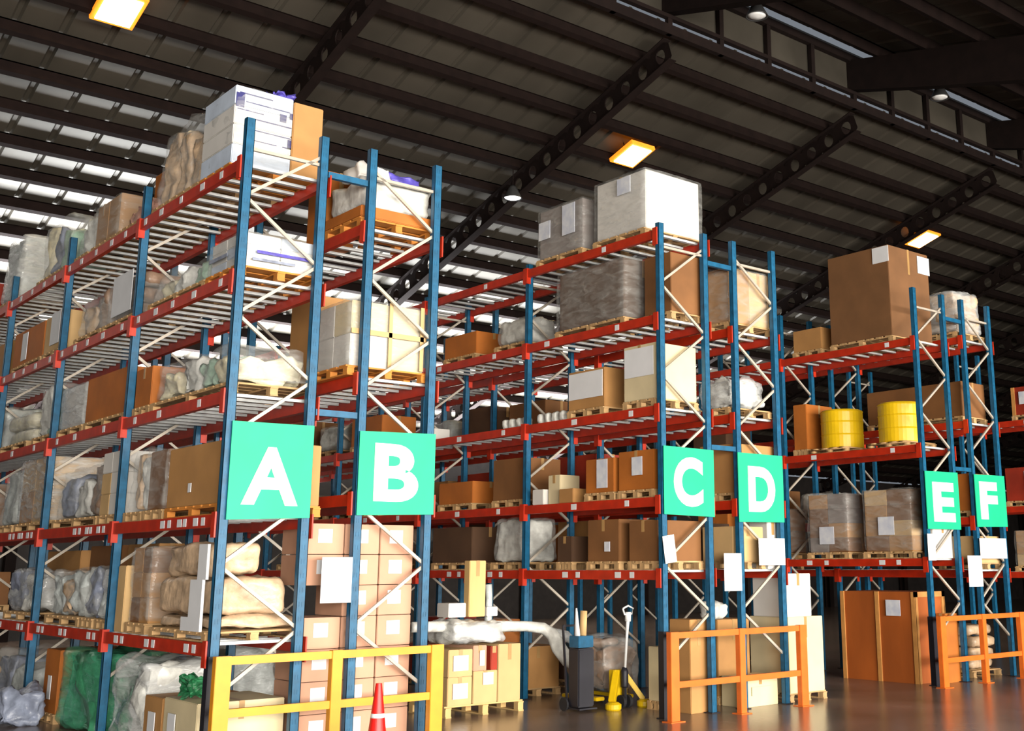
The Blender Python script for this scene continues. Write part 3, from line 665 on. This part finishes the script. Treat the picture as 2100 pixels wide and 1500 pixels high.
# ------------------------------------------------------------------ letter signs
def letter_mesh(ch, w_, h_):
    c = bpy.data.curves.new('letter','FONT'); c.body = ch; c.size = 1; c.extrude = .006; c.offset = .035 if ch in 'AB' else .045; c.resolution_u = 6
    o = bpy.data.objects.new('letter', c); C.objects.link(o); bpy.context.view_layer.update()
    me = bpy.data.meshes.new_from_object(o); bpy.data.objects.remove(o)
    xs = [v.co.x for v in me.vertices]; ys = [v.co.y for v in me.vertices]
    a, b, c_, d = min(xs), max(xs), min(ys), max(ys)
    for v in me.vertices:
        v.co = Vector(((v.co.x-(a+b)/2)/(b-a)*w_, -.0, 0)) + Vector((0, -v.co.z, (v.co.y-(c_+d)/2)/(d-c_)*h_))
    me.materials.clear(); me.materials.append(M['sign_white']); return me
SIGNS = dict(A=[(475,863),(644,874),(635,1063),(466,1066),(497,613,918,1037)],B=[(737,884),(893,891),(888,1056),(732,1057),(766,857,912,1030)],C=[(1361,914),(1464,924),(1465,1061),(1362,1055),(1381,1441,938,1040)],
  D=[(1512,928),(1603,936),(1610,1072),(1517,1071),(1534,1589,958,1051)],E=[(1897,966),(1962,970),(1973,1087),(1903,1085),(1913,1957,990,1071)],F=[(1996,973),(2060,977),(2067,1081),(2007,1081),(2010,2046,989,1066)])
for s_, (tl,tr_,br,bl,lt) in SIGNS.items():
    yy = -.03; mb = MB(); x0 = xat(yy,3,(tl[0]+bl[0])/2); x1 = xat(yy,3,(tr_[0]+br[0])/2)
    if s_ == 'A': x0 -= .0
    ztl, zbl, ztr, zbr = zat(x0,yy,tl[1]), zat(x0,yy,bl[1]), zat(x1,yy,tr_[1]), zat(x1,yy,br[1])
    t = tag(empty('letter_sign',((x0+x1)/2,yy,(ztl+zbl)/2)), 'green aisle sign with a white letter %s on the rack end'%s_, 'sign', 'green aisle letter signs')
    W_, zc = x1-x0, (ztl+zbl)/2
    mb.quad8([(-W_/2,-.006,zbl-zc),(W_/2,-.006,zbr-zc),(W_/2,.006,zbr-zc),(-W_/2,.006,zbl-zc),(-W_/2,-.006,ztl-zc),(W_/2,-.006,ztr-zc),(W_/2,.006,ztr-zc),(-W_/2,.006,ztl-zc)])
    mb.build('board','sign_green',t)
    a0, a1 = xat(yy,3,lt[0]), xat(yy,3,lt[1]); m_ = (a0+a1)/2; zt_, zb_ = zat(m_,yy,lt[2]), zat(m_,yy,lt[3])
    link('letter', letter_mesh(s_, a1-a0, zt_-zb_), t, (m_-(x0+x1)/2, -.008, (zt_+zb_)/2-zc))

# ------------------------------------------------------------------ papers on posts
def paper(label, u0, u1, v0, v1, yy=-.05, tilt=0):
    x0, x1 = xat(yy,2,u0), xat(yy,2,u1); z1, z0 = zat(x0,yy,v0), zat(x0,yy,v1)
    t = tag(empty('notice_paper',((x0+x1)/2,yy,(z0+z1)/2)),label,'notice','white papers fixed to the rack ends'); W_, H_ = x1-x0, z1-z0
    mb = MB(); n = 6
    for i in range(n):
        a, b = -W_/2+W_*i/n, -W_/2+W_*(i+1)/n; c0, c1 = .012*math.sin(i*1.1), .012*math.sin((i+1)*1.1)
        mb.quad8([(a,c0-.002,-H_/2),(b,c1-.002,-H_/2),(b,c1+.002,-H_/2),(a,c0+.002,-H_/2),(a,c0-.002,H_/2),(b,c1-.002,H_/2),(b,c1+.002,H_/2),(a,c0+.002,H_/2)])
    mb.build('sheet','sign_white',t); t.rotation_euler.y = tilt
    mb = MB(); mb.box(-.02,.02,.0,.045,H_/2-.03,H_/2-.01); mb.build('clip','dark_steel',t)
paper('large white paper on the left post under sign B',660,723,1143,1238)
paper('tilted white paper on the left post under sign C',1362,1386,1098,1155,tilt=-.15)
paper('narrow tall white paper on the left post under sign D',1485,1521,1135,1213)
paper('wide white paper on the right post under sign D',1557,1611,1104,1160)
paper('narrow white paper on the left post under sign E',1905,1921,1095,1150)
paper('tall white paper on the left post under sign F',1985,2014,1140,1204)
paper('wide white paper on the right post under sign F',2012,2067,1104,1146)

# ------------------------------------------------------------------ barriers, cone
def barrier(label, x0, x1, y, zt_, zm, m, uw=.11):
    t = tag(empty('guard_barrier',((x0+x1)/2,y,0)),label,'barrier','welded guard barriers at the rack ends'); W_ = x1-x0
    for xx in (-W_/2+uw/2, 0, W_/2-uw/2):
        k = uw if xx else uw*.75
        mb = MB(); mb.box(xx-k/2,xx+k/2,-.045,.045,0,zt_); mb.build('post',m,t,bev=.004)
        mb = MB(); mb.box(xx-k/2-.05,xx+k/2+.05,-.09,.09,0,.012); mb.build('foot_plate',m,t)
    for z in (zt_-.045, zm):
        mb = MB(); mb.box(-W_/2+uw/2,W_/2-uw/2,-.03,.03,z-.04,z+.04); mb.build('rail',m,t,bev=.004)
barrier('yellow welded guard barrier below signs A and B', xat(-.3,1,438), xat(-.3,1,906), -.3, 1.14, .60, 'yellow_paint', .16)
barrier('orange welded guard barrier below signs C and D', xat(-.3,.6,1372), xat(-.3,.6,1652), -.3, 1.13, .46, 'orange_paint', .15)
x0 = xat(-.3,.6,1928); barrier('orange welded guard barrier below signs E and F', x0, x0+2.62, -.3, 1.14, .43, 'orange_paint', .15)
t = tag(empty('traffic_cone',(xat(-1.3,.3,772),-1.3,0)),'red and white traffic cone in front of the yellow barrier','cone')
zt_ = zat(xat(-1.3,.3,772),-1.3,1402)
mb = MB(); mb.box(-.19,.19,-.19,.19,0,.035); mb.build('base','black_rubber',t,bev=.01)
def rc(z): return .135-(.135-.03)*(z-.035)/(zt_-.035)
for n_, a, b, m_ in [('cone_body',.035,.30,'red_plastic'),('reflective_band',.30,.42,'white_plastic'),('cone_body',.42,.56,'red_plastic'),('reflective_band',.56,.60,'white_plastic'),('cone_body',.60,zt_,'red_plastic')]:
    mb = MB(); mb.lathe([(rc(a),a),(rc(b),b)],32); mb.build(n_,m_,t,smooth=False)
    for p in t.children[-1].data.polygons: p.use_smooth = len(p.vertices) == 4

# ------------------------------------------------------------------ things in the aisle between B and C
px0, px1, py0, py1 = 4.12, 5.42, 2.05, 3.0
t = tag(empty('pallet',((px0+px1)/2,(py0+py1)/2,0)),'wooden pallet carrying the tan cartons in the aisle','pallet'); pallet_mb(px1-px0,py1-py0,.15).build('boards','timber',t)
def abox(label, x0, x1, y0, y1, z0, z1, m, labels=(), name='cardboard_box', **kw):
    return goods(label,'box',(x0,x1,y0,y1,z0,z1),m=m,pal=None,labels=labels,name=name,**kw)
abox('tan carton with white label, left of the aisle pallet, lower tier',4.16,4.56,2.08,2.9,.15,.52,'light_card',[('F',0,.5,.24,.2,'paper')])
abox('tan carton with white label, left of the aisle pallet, upper tier',4.16,4.56,2.08,2.9,.52,.88,'light_card',[('F',0,.5,.24,.2,'paper')])
abox('tan carton with a small white label in the middle of the aisle pallet',4.57,4.98,2.08,2.9,.15,.58,'light_card',[('F',.1,.75,.17,.16,'paper')])
abox('plain tall tan carton at the right of the aisle pallet',4.99,5.38,2.08,2.9,.15,.92,'light_card')
abox('pink carton in the middle of the aisle pallet, second tier',4.57,4.80,2.08,2.9,.58,.92,'pink_card',[('F',.1,.5,.08,.2,'paper')])
abox('narrow dark red carton on the aisle pallet',4.86,4.98,2.08,2.5,.58,.90,'red_card')
goods('white film covered bundle on top of the aisle cartons','wrapped bundle',(4.25,5.20,2.12,2.95,.92,1.25),kind='lump',m=['sack_white'],film='film_milky',amp=.06,pal=None)
# long film wrapped bundle sagging off its right end
t = tag(empty('film_wrapped_roll',(4.8,2.45,1.40)),'long white film wrapped roll lying over the aisle cartons, its end hanging down','roll')
P = []
for u,v,yy in [(845,1287,2.45),(900,1286,2.45),(960,1286,2.45),(1020,1285,2.45),(1080,1285,2.45),(1112,1289,2.42),(1134,1303,2.3),(1148,1330,2.15),(1164,1356,2.02),(1186,1378,1.92)]:
    xx = xat(yy,1.2,u); P.append((xx-4.8, yy-2.45+.02*math.sin(len(P)*2.1), zat(xx,yy,v)-1.40))
mb = MB(); mb.tube(P,[.07,.075,.07,.08,.075,.085,.10,.11,.10,.04],14); mb.build('roll_body','sack_white',t,smooth=True)
mb = MB(); mb.tube([P[5],(P[5][0]+.14,P[5][1]-.05,P[5][2]-.07),(P[6][0]+.16,P[6][1]-.12,P[6][2]-.02),(P[7][0]+.2,P[7][1]-.2,P[7][2]+.05)],[.07,.08,.08,.04],12); mb.build('loose_film','film_milky',t,smooth=True)
def onstack(label, u0, u1, vt, y0, y1, m, z0=1.28):
    x0, x1 = xat(y0,1.5,u0), xat(y0,1.5,u1); return abox(label, x0, x1, y0, y1, z0, zat(x0,y0,vt), m)
onstack('upright narrow tan board box standing behind the white roll',962,996,1150,2.60,2.75,'timber')
onstack('open white box with tan flap on the aisle stack',921,957,1238,2.58,2.9,'white_card')
onstack('small white box right of the upright board',999,1022,1245,2.58,2.70,'white_card')
mb = MB(); mb.tube([(0,0,0),(0,0,.3),(.01,0,.6),(0,.01,.80)],[.05,.055,.05,.055],14)
t = tag(mb.build('silver_roll','sack_pale',None,(5.30,2.80,.925),smooth=True),'upright thin silver roll standing behind the long white roll','roll')
# pallet jack
def jack():
    jx, jy = 6.05, 1.15
    t = tag(empty('pallet_jack',(5.62,1.35,0)),'yellow hand pallet jack with a white handle beside rack C','pallet jack'); t.rotation_euler.z = 0
    for sx in (-.28,.28):
        mb = MB(); mb.box(sx-.08,sx+.08,.15,.95,.10,.15); mb.build('fork','vivid_yellow',t,bev=.01)
        mb = MB(); mb.tube([(sx-.05,.85,.035),(sx+.05,.85,.035)],.035,14); mb.build('fork_roller','black_rubber',t)
    mb = MB(); mb.bar((-.30,-.12,.10),(-.06,.05,.50),.10,.09); mb.bar((.30,-.12,.10),(.06,.05,.50),.07,.07); mb.box(-.12,.12,.02,.16,.14,.52); mb.build('lift_frame','vivid_yellow',t,bev=.01)
    for sx in (-.30,.30):
        mb = MB(); mb.lathe([(.10,.0),(.115,.02),(.115,.08),(.07,.11)],20,(sx,-.15)); mb.build('foot_cover','vivid_yellow',t)
    mb = MB(); mb.lathe([(.05,.28),(.055,.30),(.055,.50),(.03,.56)],18,(0,-.05)); mb.build('pump','dark_steel',t,smooth=True)
    for sx in (-.06,.06):
        mb = MB(); mb.tube([(sx-.025,-.05,.09),(sx+.025,-.05,.09)],.09,22); mb.build('steer_wheel','black_rubber',t)
    mb = MB(); mb.bar((0,-.05,.10),(0,-.05,.3),.05,.05); mb.build('steer_fork','dark_steel',t)
    mb = MB(); mb.tube([(0,-.06,.52),(0,-.10,.95),(0,-.13,1.22)],[.02,.02,.028],10); mb.tube([(0,-.13,1.20),(0,-.135,1.33)],.045,12); mb.tube([(-.10,-.135,1.38),(-.07,-.135,1.30),(.07,-.135,1.30),(.10,-.135,1.38),(.0,-.135,1.42),(-.10,-.135,1.38)],.014,8); mb.build('handle','white_plastic',t,smooth=True)
    return t
J = jack(); J.location = (6.66, 1.36, 0); J.rotation_euler.z = 0
# dark trolley with blue bin beside rack C
t = tag(empty('hand_trolley',(5.98,1.6,0)),'dark hand trolley with blue bin and tan roll standing by the hanging film','trolley'); t.scale = (.72,1,1)
mb = MB(); mb.bar((-.2,0,.12),(-.2,.1,1.15),.03); mb.bar((.2,0,.12),(.2,.1,1.15),.03); mb.bar((-.2,.1,1.15),(.2,.1,1.15),.03); mb.box(-.22,.22,-.3,.02,.03,.05); mb.build('frame','dark_steel',t)
mb = MB(); mb.box(-.2,.2,-.26,-.02,.06,.85); mb.build('bin','dark_steel',t,bev=.02)
mb = MB(); mb.box(-.19,.19,-.25,-.03,.86,1.02); mb.build('blue_bin','blue_paint',t,bev=.01)
mb = MB(); mb.tube([(.04,-.14,1.02),(.06,-.14,1.36)],.06,12); mb.build('tan_roll','light_card',t,smooth=True)
mb = MB(); mb.tube([(-.1,-.14,1.02),(-.13,-.14,1.40)],[.05,.015],10); mb.build('paper_cone','paper',t,smooth=True)
for sx in (-.24,.24):
    mb = MB(); mb.tube([(sx-.02,.03,.09),(sx+.02,.03,.09)],.09,18); mb.build('wheel','black_rubber',t)

# ------------------------------------------------------------------ keep every label single
for lab, os_ in LABELS.items():
    if len(os_) > 1 and not all(o.get('group') for o in os_): print('DUPLICATE LABEL', lab, len(os_))
    if len(lab.replace(',', ' ').split()) > 16: print('LONG LABEL', lab)
